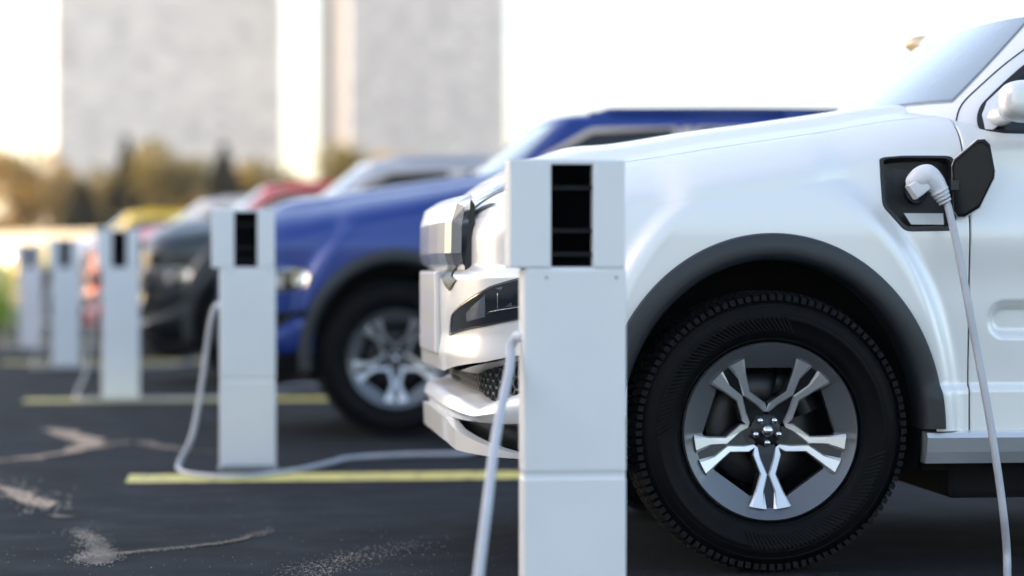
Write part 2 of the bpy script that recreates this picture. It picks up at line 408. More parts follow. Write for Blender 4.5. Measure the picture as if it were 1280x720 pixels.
        us = np.clip(u, 1.55, 3.2); x = us+(u-us)*c; yy = y*c; zc = np.interp(us, [1.5, 2.2, 3.3], [1.752, 1.76, 1.735])
        return np.stack([x, yy, z+(zc-Z1)*np.where(t > 1, sn, 0)], -1)
    pq = np.concatenate([np.linspace(0, 1, 40), 1+np.linspace(0, 1, 60)[1:], 2+np.linspace(0, 1, 24)[1:]])
    tq = np.concatenate([np.linspace(0, 1, 24), 1+np.linspace(0, 1, 24)[1:]])
    A, B = np.meshgrid(pq, tq, indexing='ij'); cab = MB(); cab.grid(G(A, B), flip=True)
    both(cab).build('cabin', paint_mat, root)
    gs = 1. if surf_normal(G, np.array([1.5]), np.array([.5]))[0, 1] < 0 else -1.
    def G_off(p, t, o): return G(p, t)+gs*surf_normal(G, p, t, 1e-3)*np.asarray(o)[..., None]
    def glass_patch(pr, tr, off, edge=.02):
        A, B = np.meshgrid(pr, tr, indexing='ij'); P = G_off(A, B, np.full(A.shape, off))
        # skirt down to the shell so that it has an edge
        return MB().grid(P, flip=True)
    def screen(p0, p1, t0, t1, off):
        f = np.linspace(1e-3, 1, 40); tr = np.linspace(t0, t1, 30); B = np.broadcast_to(tr, (40, 30)); A = f[:, None]*(p0+(p1-p0)*(tr-t0)/(t1-t0))[None]
        return MB().grid(G_off(A, B, np.full(A.shape, off)), flip=True)
    ws_ = screen(.655, .715, .335, .96, .004); wsb = screen(.665, .727, .32, .972, .002)
    wo = both(wsb).build('windscreen', M['screen_glass'], root); both(ws_).build('pane', M['screen_glass'], wo)
    rwb = glass_patch(2+np.linspace(.42, .999, 24), np.linspace(.12, .92, 20), .003)
    both(rwb).build('rear_window', M['glass'], root)
    # side windows as outlines in (u, z) laid on the shell
    def gpt(u, z, off):
        t = np.clip((z-Z0)/(Z1-Z0), 0, 1); lo = np.zeros_like(t); hi = np.full_like(t, 2.0)
        lo = np.full_like(t, .55)
        for _ in range(40):
            mid = .5*(lo+hi); g = G(mid, t)[..., 0] < u; lo = np.where(g, mid, lo); hi = np.where(g, hi, mid)
        return G_off(.5*(lo+hi), t, np.full(t.shape, off))
    _pg, _tg = np.meshgrid(np.linspace(.4, 1.4, 260), np.linspace(0, 1, 260), indexing='ij'); _gp = G(_pg, _tg); _gx = project(_gp+C0)
    def cab_uz(px, py):
        k = np.argmin((_gx[..., 0]-px)**2+(_gx[..., 1]-py)**2); q = _gp.reshape(-1, 3)[k]; return (q[0], q[2])
    def window(poly):
        poly = densify(round_poly(poly, .035), .03); c = poly.mean(0)
        def ring(w, o): Q = c+(poly-c)*w; return gpt(Q[:, 0], Q[:, 1], o)
        def shrink(d): # move in by about d metres
            Q = poly-c; L = np.linalg.norm(Q, axis=1, keepdims=True); return c+Q*(1-d/L)
        fr = MB(); Qi = shrink(.028)
        fr.grid(np.transpose(np.array([gpt(poly[:, 0], poly[:, 1], -.01), gpt(poly[:, 0], poly[:, 1], .007), gpt(Qi[:, 0], Qi[:, 1], .007), gpt(Qi[:, 0], Qi[:, 1], -.002)]), (1, 0, 2)), closed=True, smooth=False)
        gl = MB(); rows = [gpt(*(c+(Qi-c)*k).T, .003) for k in np.linspace(1, 0, 8)]; gl.grid(np.transpose(np.array(rows), (1, 0, 2)), closed=True)
        for f_, g_ in ((fr, gl), (fr.mirror_y(), gl.mirror_y())):
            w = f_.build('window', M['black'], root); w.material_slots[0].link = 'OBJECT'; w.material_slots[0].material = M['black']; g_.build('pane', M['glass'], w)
    window([cab_uz(1226, 168), cab_uz(1219.5, 150), cab_uz(1225, 133), cab_uz(1250, 109), cab_uz(1279, 82), (1.06, 1.640), (1.545, 1.650), (1.545, 1.285)])
    window([(1.625, 1.285), (1.625, 1.652), (2.40, 1.648), (2.52, 1.285)])
    window([(2.60, 1.29), (2.50, 1.645), (3.22, 1.63), (3.40, 1.30)])
    bp_ = MB(); uu, zz = np.meshgrid(np.linspace(1.556, 1.616, 4), np.linspace(1.275, 1.65, 10), indexing='ij'); bp_.grid(gpt(uu.ravel(), zz.ravel(), .004).reshape(4, 10, 3)); pair('pillar_trim', bp_, M['warm_reflection'])
    # pillar between front edge of door and windscreen: fine seam that goes on up the pillar
    sm = MB()
    path = np.array([cab_uz(1195, 172), cab_uz(1195.5, 148), cab_uz(1204, 129), cab_uz(1225, 108), cab_uz(1250, 85), cab_uz(1279, 63), (1.0, 1.672)])
    path = catmull(path, 10); sm.tube(gpt(path[:, 0], path[:, 1], .0006), .0026, 6)
    pair('door_seam', sm, M['rimdark'])
    # roof rails on short feet
    rr = MB(); xs = np.linspace(1.08, 3.25, 24); ys = -.60+0*xs
    rz = 1.736+.010*np.sin(np.linspace(0, math.pi, 24)); rz[0] -= .03; rz[-1] -= .03
    rr.tube(np.stack([xs, ys, rz], 1), .024, 10)
    for ux in (1.12, 2.2, 3.2): rr.box((ux, -.60, 1.715), (.12, .040, .05), bev=.01)
    pair('roof_rail', rr, paint_mat)
    ml = MB(); un, vn = np.meshgrid(np.linspace(-math.pi/2, math.pi/2, 12), np.linspace(0, 2*math.pi, 24, endpoint=False), indexing='ij')
    ml.grid(np.transpose(np.stack([.905+.075*np.cos(un)*np.cos(vn), -.60+.05*np.sin(un), 1.690+.036*np.cos(un)*np.sin(vn)], -1), (1, 0, 2)), closed=True)
    ml.mirror_y().build('marker_lamp', M['amber'], root)
    # --- black arch cladding
    def arch(a, a0, a1):
        th = np.linspace(a0, a1, 90); cu, cz = a['c']; rows = []
        for e, o, mode in ((1.0, -.004, 0), (.992, .013, 0), (.955, .020, 0), (.90, .021, 0), (.872, .016, 0), (.862, .004, 0), (.862, -.10, 1)):
            u = cu+a['rx']*e*np.cos(th); z = cz+a['rz']*e*np.sin(th)
            sq = s_of_u(u); uu = np.clip(u, -.399, None)
            y = -HW-side_disp(u, np.maximum(z, .42), np.full_like(u, 2.)) - o
            fro = u < -.395
            y = np.where(fro, np.interp(s_of_u(np.maximum(u, -.55))-0, _g, _gy)-o-.035, y) if False else y
            rows.append(np.stack([u, y, z], 1))
        m = MB(); m.grid(np.transpose(np.array(rows), (1, 0, 2)), smooth=True)
        return m
    for a in (ARCH_F, ARCH_R):
        pair('arch_trim', arch(a, R(.5), R(187)), M['trim'], sharp=50)
        wl = MB(); th = np.linspace(R(-14), R(194), 48); cu, cz = a['c']
        P = np.array([[(cu+.865*a['rx']*np.cos(q), y, cz+.865*a['rz']*np.sin(q)) for y in (-.93, -.80, -.48)] for q in th]); wl.grid(P)
        wl.prism([(cu+.87*a['rx']*np.cos(q), cz+.87*a['rz']*np.sin(q)) for q in th], 'y', -.49, -.47)
        pair('wheel_housing', wl, M['well'])
    # --- running boards and underside
    rb = MB(); u0, u1 = .455, WB-.45
    rb.prism([(-.90, .415), (-.968, .408), (-.978, .394), (-.970, .352), (-.955, .318), (-.90, .318)], 'x', u0, u1)
    # groove line along the board
    pair('running_board', rb, M['silver'])
    ub = MB(); ub.box((WB/2, 0, .36), (2.0, 1.7, .14)); ub.box((-.42, 0, .44), (.55, 1.2, .2)); ub.box((WB/2, 0, .46), (4.3, .95, .2)); ub.box((WB+.65, 0, .46), (.35, 1.5, .14))
    ub.box((1.48, 0, .29), (1.86, 1.72, .17), bev=.02)
    ub.build('underbody', M['under'], root)
    # --- lower front bumper with mesh intake and skid lip
    s_lo = np.linspace(0, s_of_u(-.43), 120)
    def low_rows(s):
        u = np.interp(s, _g, _gu); y = np.interp(s, _g, _gy); nx = np.interp(s, _g, _nx); ny = np.interp(s, _g, _ny)
        zt = zb_of(s, u); e = sstep(.02, .5, s)
        def pt(off, z): return np.stack([u+nx*off, y+ny*off, z*np.ones_like(u)], 1)
        mid = np.interp(s, [0, .55, .75, .95, 1.12, 1.4], [.505, .50, .478, .53, .625, .665])      # lower edge of the intake
        dep = np.interp(s, [0, .5, 1.0, 1.15], [.05, .06, .03, .004])
        low = np.interp(s, [0, .5, .9, 1.3], [.43, .425, .43, .46])
        return [pt(-.002, zt-.001), pt(-dep, zt-.012), pt(-dep, mid+.012), pt(.018, mid+.002), pt(.034, mid-.014), pt(.040, .5*(mid+low)), pt(.024, low+.008), pt(-.02, low)], mid, dep, zt, pt
    rows, mid, dep, zt, pt = low_rows(s_lo)
    lb = MB(); P = np.transpose(np.array(rows), (1, 0, 2)); lb.grid(P[:, :2], smooth=False, flip=True); lb.grid(P[:, 2:], smooth=True, flip=True)
    lower = both(lb).build('lower_bumper', paint_mat, root, sharp=40)
    # dark backing and honeycomb
    bk = MB(); bk.grid(np.transpose(np.array([pt(-dep-.006, zt), pt(-dep-.006, mid)]), (1, 0, 2))); both(bk).build('intake', M['slot'], lower)
    hc = MB(); hr = .021
    for ci in range(0, 44):
        for cj in range(-4, 6):
            sc_ = .02+ci*hr*1.5; zc_ = .535+cj*hr*1.732+(hr*.866 if ci % 2 else 0)
            md = np.interp(sc_, s_lo, mid); ztt = np.interp(sc_, s_lo, zt); dp = np.interp(sc_, s_lo, dep)
            if zc_ < md-.005 or zc_ > ztt+.005 or sc_ > s_lo[-1]: continue
            an = np.arange(6)*math.pi/3; ring = []
            for rr_, oo in ((hr*1.0, -dp+.004), (hr*.80, -dp+.006), (hr*.76, -dp-.006)):
                ss = np.clip(sc_+rr_*np.cos(an), 0, s_lo[-1]); zz = zc_+rr_*np.sin(an)
                mm_ = np.interp(ss, s_lo, mid)+.002; tt_ = np.interp(ss, s_lo, zt)-.002
                zz = np.clip(zz, mm_, np.maximum(tt_, mm_))
                uu = np.interp(ss, _g, _gu); yy = np.interp(ss, _g, _gy); nx = np.interp(ss, _g, _nx); ny = np.interp(ss, _g, _ny)
                ring.append(np.stack([uu+nx*oo, yy+ny*oo, zz], 1))
            hc.grid(np.transpose(np.array(ring), (1, 0, 2)), closed=True, smooth=False)
    both(hc).build('mesh_insert', M['mesh'], lower)
    # dark valance and skid blade below
    vl = MB(); s2 = np.linspace(0, s_of_u(-.42), 60); u = np.interp(s2, _g, _gu); y = np.interp(s2, _g, _gy); nx = np.interp(s2, _g, _nx); ny = np.interp(s2, _g, _ny)
    lowz = np.interp(s2, [0, .5, .9, 1.3], [.43, .425, .43, .46])
    vl.grid(np.transpose(np.array([np.stack([u-.015*nx, y-.015*ny, lowz], 1), np.stack([u-nx*.05, y-ny*.05, lowz-.10], 1), np.stack([u-nx*.25, y-ny*.25, lowz-.13], 1)]), (1, 0, 2)))
    both(vl).build('valance', M['black'], root)
    sk = MB(); s3 = np.linspace(0, .98, 50); u = np.interp(s3, _g, _gu); y = np.interp(s3, _g, _gy); nx = np.interp(s3, _g, _nx); ny = np.interp(s3, _g, _ny)
    wd = np.interp(s3, [0, .45, .6, .98], [.075, .075, .062, .004]); tz = np.interp(s3, [0, .45, .98], [.438, .432, .338])
    oo = np.interp(s3, [0, .6, .98], [.045, .04, .0])
    pp = lambda o, z: np.stack([u+nx*(oo+o), y+ny*(oo+o), z], 1)
    sk.grid(np.transpose(np.array([pp(-.03, tz), pp(.004, tz), pp(.0, tz-wd), pp(-.06, tz-wd-.012)]), (1, 0, 2)), smooth=False, flip=True)
    both(sk).build('skid_plate', paint_mat, root)
    # --- headlamps
    hl = densify(round_poly(st_poly([(562, 420), (565, 394), (584, 376), (615, 357), (655, 345.5), (705, 337), (758, 336), (779, 350), (774, 376), (740, 384), (700, 391), (650, 399), (604, 408)]), .02), .01)
    rim_ = ribbon_on(hl, 0.0, 1.0, .955, .004); bez = ribbon_on(hl, .0, .958, .925, .006)
    lens = patch(hl, .0035, 14, .06)
    inner = MB()
    q1 = st_poly([(585, 402), (584, 392), (604, 372), (608, 368), (608, 396)])
    inner.merge(patch(densify(q1, .01), .0048, 4))
    for mi_, f_ in ((0, lambda m: m), (1, lambda m: m.mirror_y())):
        o = f_(rim_).build('headlight', M['black'], root); f_(bez).build('bezel', M['chrome'], o); f_(lens).build('lens', M['lens'], o)
        f_(inner).build('lamp_panel', M['lampglass'], o)
        rf = MB()
        for tri in ([(620, 360), (630, 358), (627, 363)], [(633, 383), (640, 378), (641, 384)], [(745, 345), (770, 350), (765, 370), (735, 374), (728, 360)], [(690, 352), (712, 350), (712, 378), (690, 381)]):
            rf.merge(patch(densify(st_poly(tri), .008), .0052, 3))
        for ln in ([(612, 390), (690, 376)], [(623, 366), (623, 389)], [(660, 350), (660, 384)]):
            rf.merge(tube_on(densify(st_poly(ln), .01)[:int(40)], .004, .0012, 5, closed=False))
        f_(rf).build('reflector', M['lamp'], o)
    # upper lamp strip and the vent under the bonnet edge
    for pts, mt, nm in (([(570, 272), (574, 262), (596, 249), (612, 240), (634, 229), (660, 219), (663, 224), (634, 236), (612, 247), (592, 261)], 'silver', 'lamp_strip'),
                        ([(585, 276), (588, 270), (603, 259), (614, 255), (622, 255), (612, 259), (598, 267)], 'black', 'vent')):
        st = densify(round_poly(st_poly(pts), .01), .012)
        pair(nm, patch(st, .004, 6), M[mt])
        if nm == 'lamp_strip':
            st2 = densify(round_poly(st_poly([(592, 256), (612, 241), (634, 230.5), (660, 220), (661, 222), (634, 233.5), (612, 245.5)]), .006), .012)
            pair('lamp_strip_lens', patch(st2, .0055, 5), M['lens'])
    # --- grille: solid faceted panel standing proud of the nose, slotted in the middle
    gr = MB(); ycol = np.array([-.625, -.60, -.50, -.30, 0.]); ucol = np.array([-.872, -.897, -.908, -.914, -.918])
    zr = [(.882, .03), (.90, .0), (.935, -.010), (1.03, -.008), (1.085, .008), (1.112, .05)]
    P = np.array([[(u_+dz*(1 if k else .6), y_, z_-(.012 if k == 0 else 0)*(z_ > 1)) for (z_, dz) in zr] for k, (y_, u_) in enumerate(zip(ycol, ucol))])
    gr.grid(P, smooth=False, flip=True); g2 = gr.mirror_y(); gr.merge(g2); g = gr.build('grille', M['satin'], root)
    sd_ = MB(); sd_.add([(-.868, -.6255, .882), (-.838, -.632, .89), (-.838, -.632, 1.08), (-.850, -.6255, 1.098)], [(0, 1, 2, 3)], False); pair('grille_side', sd_, M['black'], g)
    # dark gap between the grille bracket and the wing
    gp = densify(st_poly([(557, 272), (562, 268), (567, 300), (572, 335), (571, 350), (563, 364), (557, 340)]), .012)
    pair('grille_gap', patch(gp, .004, 6), M['flap'])
    lp = MB(); lp.box((-.922, 0, .75), (.022, .62, .26), bev=.009); lp.build('bumper_block', paint_mat, root)
    # --- charge port
    pm = MB(); c = port_st.mean(0)
    def prow(w, o): Q = c+(port_st-c)*w; return S_off(Q[:, 0], Q[:, 1], np.full(len(Q), o))
    pm.grid(np.transpose(np.array([prow(1.10, -.001), prow(1.085, .004), prow(.99, .004), prow(.95, -.012), prow(.94, -.055), prow(.6, -.057), prow(0.02, -.057)]), (1, 0, 2)), closed=True, smooth=False)
    port = pm.build('charge_port', M['black'], root)
    dp_ = densify(st_poly([(1132, 265), (1181, 265), (1182, 279.5), (1141, 279.5)]), .01)
    Qc = dp_.mean(0); rows = [S_off(*(Qc+(dp_-Qc)*k).T, np.full(len(dp_), -.02)) for k in (1, .5, 0)]
    lm = MB(); lm.grid(np.transpose(np.array(rows), (1, 0, 2)), closed=True); lm.build('data_plate', M['label'], port)
    sk_ = MB(); pc = S(*locate(1150, 240)); sk_.lathe_y([(.0, -.012), (.030, -.012), (.034, -.016), (.034, .03)], 28, c=(pc[0], pc[1]+.045, pc[2])); sk_.build('socket', M['rimdark'], port)
    # flap, hinged open over the front edge of the door
    def fl(px, py, y): p = on_plane_y(px, py, C0[1]+y)-C0; return p
    hx = [(1190, 208), (1193, 199), (1222, 174.5), (1231, 174), (1238, 181), (1244, 213), (1243, 222), (1225, 259), (1206, 271), (1198, 271), (1193, 264)]
    yb = lambda px: -.925-.065*(px-1190)/55
    poly = np.array([fl(a, b, yb(a)) for a, b in hx]); cf = poly.mean(0)
    nrm = np.cross(poly[4]-poly[0], poly[9]-poly[0]); nrm /= np.linalg.norm(nrm); nrm *= -1 if nrm[1] > 0 else 1
    pol = densify(np.array(poly), .008)
    ringp = lambda w, o: cf+(pol-cf)*w+nrm*o
    fm = MB(); fm.grid(np.transpose(np.array([ringp(0.02, -.012), ringp(.97, -.012), ringp(1.03, -.007), ringp(1.03, .001), ringp(1.005, .003)]), (1, 0, 2)), closed=True, smooth=False)
    fo = fm.build('charge_flap', paint_mat, root)
    fi = MB(); fi.grid(np.transpose(np.array([ringp(1.0, .0), ringp(.995, .006), ringp(.93, .009), ringp(.90, .004), ringp(.02, .004)]), (1, 0, 2)), closed=True, smooth=False); fi.build('inner_panel', M['flap'], fo)
    hg = MB(); hb = fl(1193, 232, -.934); hg.box(hb, (.026, .018, .030), bev=.003); hg.box(hb+np.array([0, -.008, 0]), (.024, .006, .003)); hg.build('hinge', M['trim'], fo)
    # --- door mirrors
    mc = fl(1291, 128, -1.06); mm = MB()
    un, vn = np.meshgrid(np.linspace(-math.pi/2, math.pi/2, 22), np.linspace(0, 2*math.pi, 40, endpoint=False), indexing='ij')
    sp = lambda c_, e: np.sign(c_)*np.abs(c_)**e
    X = .105*sp(np.cos(un), .5)*sp(np.cos(vn), .7); Zz = .060*sp(np.cos(un), .5)*sp(np.sin(vn), .6); Yy = .115*sp(np.sin(un), .7)
    X = X+.03*Yy/.115; Zz = Zz*(1-.12*Yy/.115)
    Pm = np.stack([mc[0]+X, mc[1]+Yy, mc[2]+Zz], -1); mm.grid(np.transpose(Pm, (1, 0, 2)), closed=True)
    arm = MB(); a0 = fl(1252, 146, -.86); a1 = fl(1274, 136, -.97); arm.tube(catmull([a0+np.array([-.01, .03, 0]), a0, (a0+a1)/2, a1], 6), np.linspace(.030, .024, 19), 10)
    # triangular foot in the corner of the window
    ft = MB(); tri = np.array([cab_uz(*q) for q in [(1231, 163), (1227.5, 146), (1234, 130), (1250, 114), (1277, 110), (1277, 143), (1258, 152), (1240, 164)]]); Q = densify(tri, .02); qc = Q.mean(0)
    rows = [gpt(*(qc+(Q-qc)*k).T, o) for k, o in ((1, .004), (1, .011), (.5, .013), (0.02, .013))]; ft.grid(np.transpose(np.array(rows), (1, 0, 2)), closed=True, smooth=False)
    mg = MB(); mg.box((mc[0]+.10, mc[1], mc[2]), (.012, .19, .115), bev=.004)
    for f_ in (lambda m: m, lambda m: m.mirror_y()):
        mo = f_(mm).build('mirror', paint_mat, root); f_(arm).build('arm', paint_mat, mo); f_(ft).build('foot', paint_mat, mo); f_(mg).build('mirror_glass', M['glass'], mo)
    # --- wheels
    make_wheels(root)
    return root

def make_wheels(root):
    TR = .412
    # tyre (axis y; outer face towards -y at y=0, inner at .27)
    ty = MB()
    ty.lathe_y([(.262, .045), (.266, .028), (.276, .016), (.30, .008), (.327, .003), (.331, .0), (.336, .001), (.360, .006), (.380, .016), (.394, .034), (.402, .06), (.404, .135), (.402, .21), (.392, .24), (.37, .262), (.33, .272), (.29, .262), (.262, .235)], 128)
    tyre_lugs = MB(); N = 104
    for k in range(N):
        a0 = 2*math.pi*k/N
        for row, (y0, y1, r0, r1, da, sk) in enumerate(((.004, .062, .384, .4125, .037, .010), (.068, .130, .395, .412, .042, -.02), (.140, .202, .395, .412, .042, .02), (.208, .266, .384, .4125, .037, -.01))):
            off = (k % 2)*.004 if row in (0, 3) else 0
            aa = a0+row*.02; V = []
            for y, yy in ((y0+off, 0), (y1, 1)):
                rr = r1 if row in (1, 2) else ((r1 if yy else r1-.012) if row == 0 else (r1-.012 if yy else r1))
                for r in (r0, rr):
                    for d in (-da/2, da/2):
                        an = aa+d+(sk if yy else 0); V.append((r*math.cos(an), y, r*math.sin(an)))
            tyre_lugs.add(V, [(0, 1, 3, 2), (4, 6, 7, 5), (2, 3, 7, 6), (0, 2, 6, 4), (1, 5, 7, 3)], False)
    ribs = MB()
    for (a0, a1) in ((78, 178), (255, 345)):
        for an in np.arange(a0, a1, 2.3):
            a = R(an); b = R(an+5.5)
            P = []
            for q, r, y in ((a, .296, .003), (b, .340, -.004)):
                for dd in (-.0026, .0026): P.append(((r)*math.cos(q)+dd*math.sin(q), y, r*math.sin(q)-dd*math.cos(q)))
            V = P+[(p[0], p[1]+.012, p[2]) for p in P]
            ribs.add(V, [(0, 1, 3, 2), (0, 4, 5, 1), (2, 3, 7, 6), (0, 2, 6, 4), (1, 5, 7, 3)], False)
    ribs.lathe_y([(.366, .011), (.368, .007), (.370, .0115)], 96); ribs.lathe_y([(.3445, .004), (.346, .0005), (.3475, .004)], 96); ribs.lathe_y([(.270, .026), (.272, .015), (.274, .02)], 96)
    # rim: concave grey ring with five trapezoid windows framed by forked spokes
    rg = MB(); n = 200; a = np.linspace(0, 2*math.pi, n, endpoint=False)
    ph = (a-R(270)) % R(72); ph = np.where(ph > R(36), ph-R(72), ph)           # angle from the spoke axis
    rin = np.where(np.abs(ph) < R(12), .196, np.where(np.abs(ph) > R(15), .190/np.cos(np.abs(ph)-R(36))*.98, .193)); 
    rows = []
    for f, y in ((0, .030), (.08, .020), (.16, .022), (.9, .048), (1.0, .052)):
        r = .262+(rin-.262)*f; rows.append(np.stack([r*np.cos(a), np.full(n, y), r*np.sin(a)], 1))
    rows.append(np.stack([(rin+.004)*np.cos(a), np.full(n, .10), (rin+.004)*np.sin(a)], 1)); rows.append(np.stack([.235*np.cos(a), np.full(n, .20), .235*np.sin(a)], 1))
    rg.grid(np.transpose(np.array(rows), (1, 0, 2)), closed=True, smooth=True)
    # spokes
    br = MB(); dk = MB()
    def P3(r, ang, y): return np.array([r*math.cos(ang), y, r*math.sin(ang)])
    def yface(r): return .080-(.080-.027)*np.clip((r-.06)/(.225-.06), 0, 1)
    def bar(pts, base=.05):
        """pts: (r, ang_inner, ang_outer) - machined strip with deep dark flanks"""
        full = np.array([[P3(r, p+(q-p)*k, yface(r)+o) for k, o in ((0, .0055), (.16, 0), (.84, 0), (1, .0055))] for r, p, q in pts]); top = full[:, [0, 3]]
        br.grid(full, smooth=False); br.grid(np.stack([full[-1], full[-1]+np.array([0, .008, 0])], 0), smooth=False)
        for e in (0, 1):
            lo = top[:, e]+np.array([0, base, 0]); dk.grid(np.stack([top[:, e], lo], 1), smooth=False)
        dk.grid(np.stack([top[[0, -1]][0], top[[0, -1]][0]+np.array([0, base, 0])], 0), smooth=False); dk.grid(np.stack([top[-1], top[-1]+np.array([0, base, 0])], 0), smooth=False)
    for k in range(5):
        A = R(270+72*k)
        for sg in (-1, 1):
            bar([(.056, A+sg*R(27), A+sg*R(40)), (.082, A+sg*R(13), A+sg*R(32)), (.128, A+sg*R(0.3), A+sg*R(11)), (.178, A+sg*R(5.0), A+sg*R(13.6)), (.226, A+sg*R(2.6), A+sg*R(16.0))])
        # dark web between the two prongs, slightly sunk, and hub arm
        w = np.array([[P3(r, A-d, yface(r)+.010), P3(r, A+d, yface(r)+.010)] for r, d in ((.04, R(34)), (.078, R(26)), (.125, R(5)), (.175, R(9)), (.226, R(9)))])
        dk.grid(w, smooth=False); 
        for e in (0, 1): dk.grid(np.stack([w[:, e], w[:, e]+np.array([0, .05, 0])], 1), smooth=False)
    dk.lathe_y([(.0, .082), (.030, .084), (.046, .088), (.052, .094), (.052, .17)], 40)
    bd = MB(); bd.lathe_y([(.06, .175), (.075, .165), (.165, .165), (.168, .168), (.168, .185), (.06, .185)], 64)
    cal = MB(); th = np.linspace(R(20), R(75), 14)
    cal.grid(np.array([[(r*math.cos(q), y, r*math.sin(q)) for r, y in ((.105, .175), (.105, .135), (.120, .125), (.170, .125), (.182, .135), (.182, .19))] for q in th]))
    bk = MB(); bk.lathe_y([(.0, .20), (.262, .20), (.262, .235)], 48)
    barrel = MB(); barrel.lathe_y([(.235, .10), (.235, .20)], 48)
    cap = MB(); cap.lathe_y([(0, .058), (.010, .0585), (.0155, .062), (.018, .069), (.018, .09)], 32)
    nut = MB(); nut.lathe_y([(0, .066), (.007, .0665), (.0095, .070), (.0105, .076), (.0105, .10)], 16)
    for (cx, rear) in ((0, False), (WB, True)):
        for side in (-1, 1):
            def place(m, nm, mt, parent, **k):
                mm = m if side < 0 else m.mirror_y()
                o = mm.build(nm, mt, parent, **k); return o
            w = place(ty, 'wheel', M['rubber'], root); w.location = (cx, side*.95, TR); w.rotation_euler = (0, 0, 0)
            place(tyre_lugs, 'tread', M['rubber2'], w); place(ribs, 'sidewall_rib', M['rubber2'], w)
            place(rg, 'rim', M['rim'], w, sharp=35); place(br, 'spoke_face', M['machined'], w); place(dk, 'spoke', M['rimdark'], w)
            place(bd, 'brake_disc', M['disc'], w); place(cal, 'brake_caliper', M['rimdark'], w); place(bk, 'wheel_back', M['well'], w); place(cap, 'centre_cap', M['nut'], w)
            for k in range(5):
                an = R(270+72*k); o = place(nut, 'lug_nut', M['nut'], w); o.location = (.036*math.cos(an)*1.0, 0, .036*math.sin(an))

CARS = [('white', 'white electric off-roader nearest the viewer, plugged in at its open charge flap', 'electric_car'),
        ('blue', 'glossy blue off-roader parked next behind the white one', None),
        ('dark', 'dark slate off-roader parked between the blue car and the red car', None),
        ('red', 'red off-roader parked beyond the dark slate car', None),
        ('ivory', 'ivory white off-roader far down the row, between the red and yellow cars', None),
        ('yellow', 'yellow off-roader at the far end of the row of cars', None)]
proto = make_car('electric_car', M['white'])
car_objs = []
for i, (pk, lab, _) in enumerate(CARS):
    o = proto if i == 0 else copy_tree(proto, None, {M['white'].name: M[pk], 'black plastic': M['warm_reflection']})
    if pk == 'dark':
        for ch in o.children:
            if ch.name.startswith(('cabin', 'roof_rail')): ch.material_slots[0].material = M['twotone']
    org = car_origin(PX_CAR[i], D_CAR[i]); o.location = org
    tag(o, lab, 'car', 'electric cars parked in a row at the chargers'); car_objs.append((o, org))

# ------------------------------------------------------------------ charging posts
def make_post():
    root = empty('charging_post')
    W, Dp, H = .248, .105, 1.149
    b = MB()
    # body below the head, lower panel divided by a fine joint
    b.box((0, 0, .385/2+.012), (W, Dp, .385-.004), bev=.011); b.box((0, 0, .393), (W-.006, Dp-.006, .02)); 
    b.box((0, 0, (.399+.893)/2), (W, Dp, .893-.399), bev=.011)
    b.build('body', M['post'], root)
    hd = MB(); x0, x1 = -W/2-.034, W/2-.004; z0, z1 = .890, H; sx0, sx1 = x0+.100, x0+.200; y0, y1 = -Dp/2-.003, Dp/2+.003
    hd.box(((x0+sx0)/2, 0, (z0+z1)/2), (sx0-x0, y1-y0, z1-z0), bev=.005); hd.box(((sx1+x1)/2, 0, (z0+z1)/2), (x1-sx1, y1-y0, z1-z0), bev=.005)
    hd.box(((sx0+sx1)/2, 0, z1-.007), (sx1-sx0+.004, y1-y0-.004, .010)); hd.box(((sx0+sx1)/2, .03, (z0+z1)/2), (sx1-sx0+.004, .03, z1-z0-.006))
    h_ = hd.build('head', M['post'], root)
    s = MB(); s.box(((sx0+sx1)/2, -.002, (z0+z1)/2-.004), (sx1-sx0+.002, .03, z1-z0-.010)); so = s.build('slot', M['slot'], h_)
    for zz in (z1-.068, z1-.170, z1-.226):
        q = MB(); q.box(((sx0+sx1)/2, -.026, zz), (sx1-sx0+.002, .03, .010)); q.build('slat', M['slat'], h_)
    for xx in (-W/2+.055, W/2-.025):
        q = MB(); q.lathe_y([(0, -.0012), (.004, -.001), (.0048, .001)], 12, c=(xx, -Dp/2, .868)); q.build('screw', M['steel'], root)
    bp = MB(); bp.box((0, 0, .006), (W+.016, Dp+.02, .012), bev=.003); bp.build('base_plate', M['steel'], root)
    gl = MB(); gl.tube([(-W/2+.005, 0, .726), (-W/2-.006, 0, .726), (-W/2-.015, 0, .722)], .0135, 12); gl.build('cable_gland', M['post'], root)
    return root
POST = [(719, 5.71), (309.5, 10.59), (150.5, 16.17), (82, 21.4), (38, 26.5)]
PLAB = ['pale grey charging post in front of the white car, the tallest in view', 'pale grey charging post before the blue car with a cable looping down',
        'pale grey charging post in front of the dark slate car', 'pale grey charging post in front of the red car', 'pale grey charging post farthest down the row, half hidden by the next']
pp_ = make_post(); post_pos = []
for i, (px, d) in enumerate(POST):
    o = pp_ if i == 0 else copy_tree(pp_)
    p = at_depth(px, 334.5, d); o.location = (p[0], p[1]+.05, 0); post_pos.append(np.array([p[0], p[1]+.05, 0]))
    tag(o, PLAB[i], 'charging post', 'charging posts in a line along the bays')

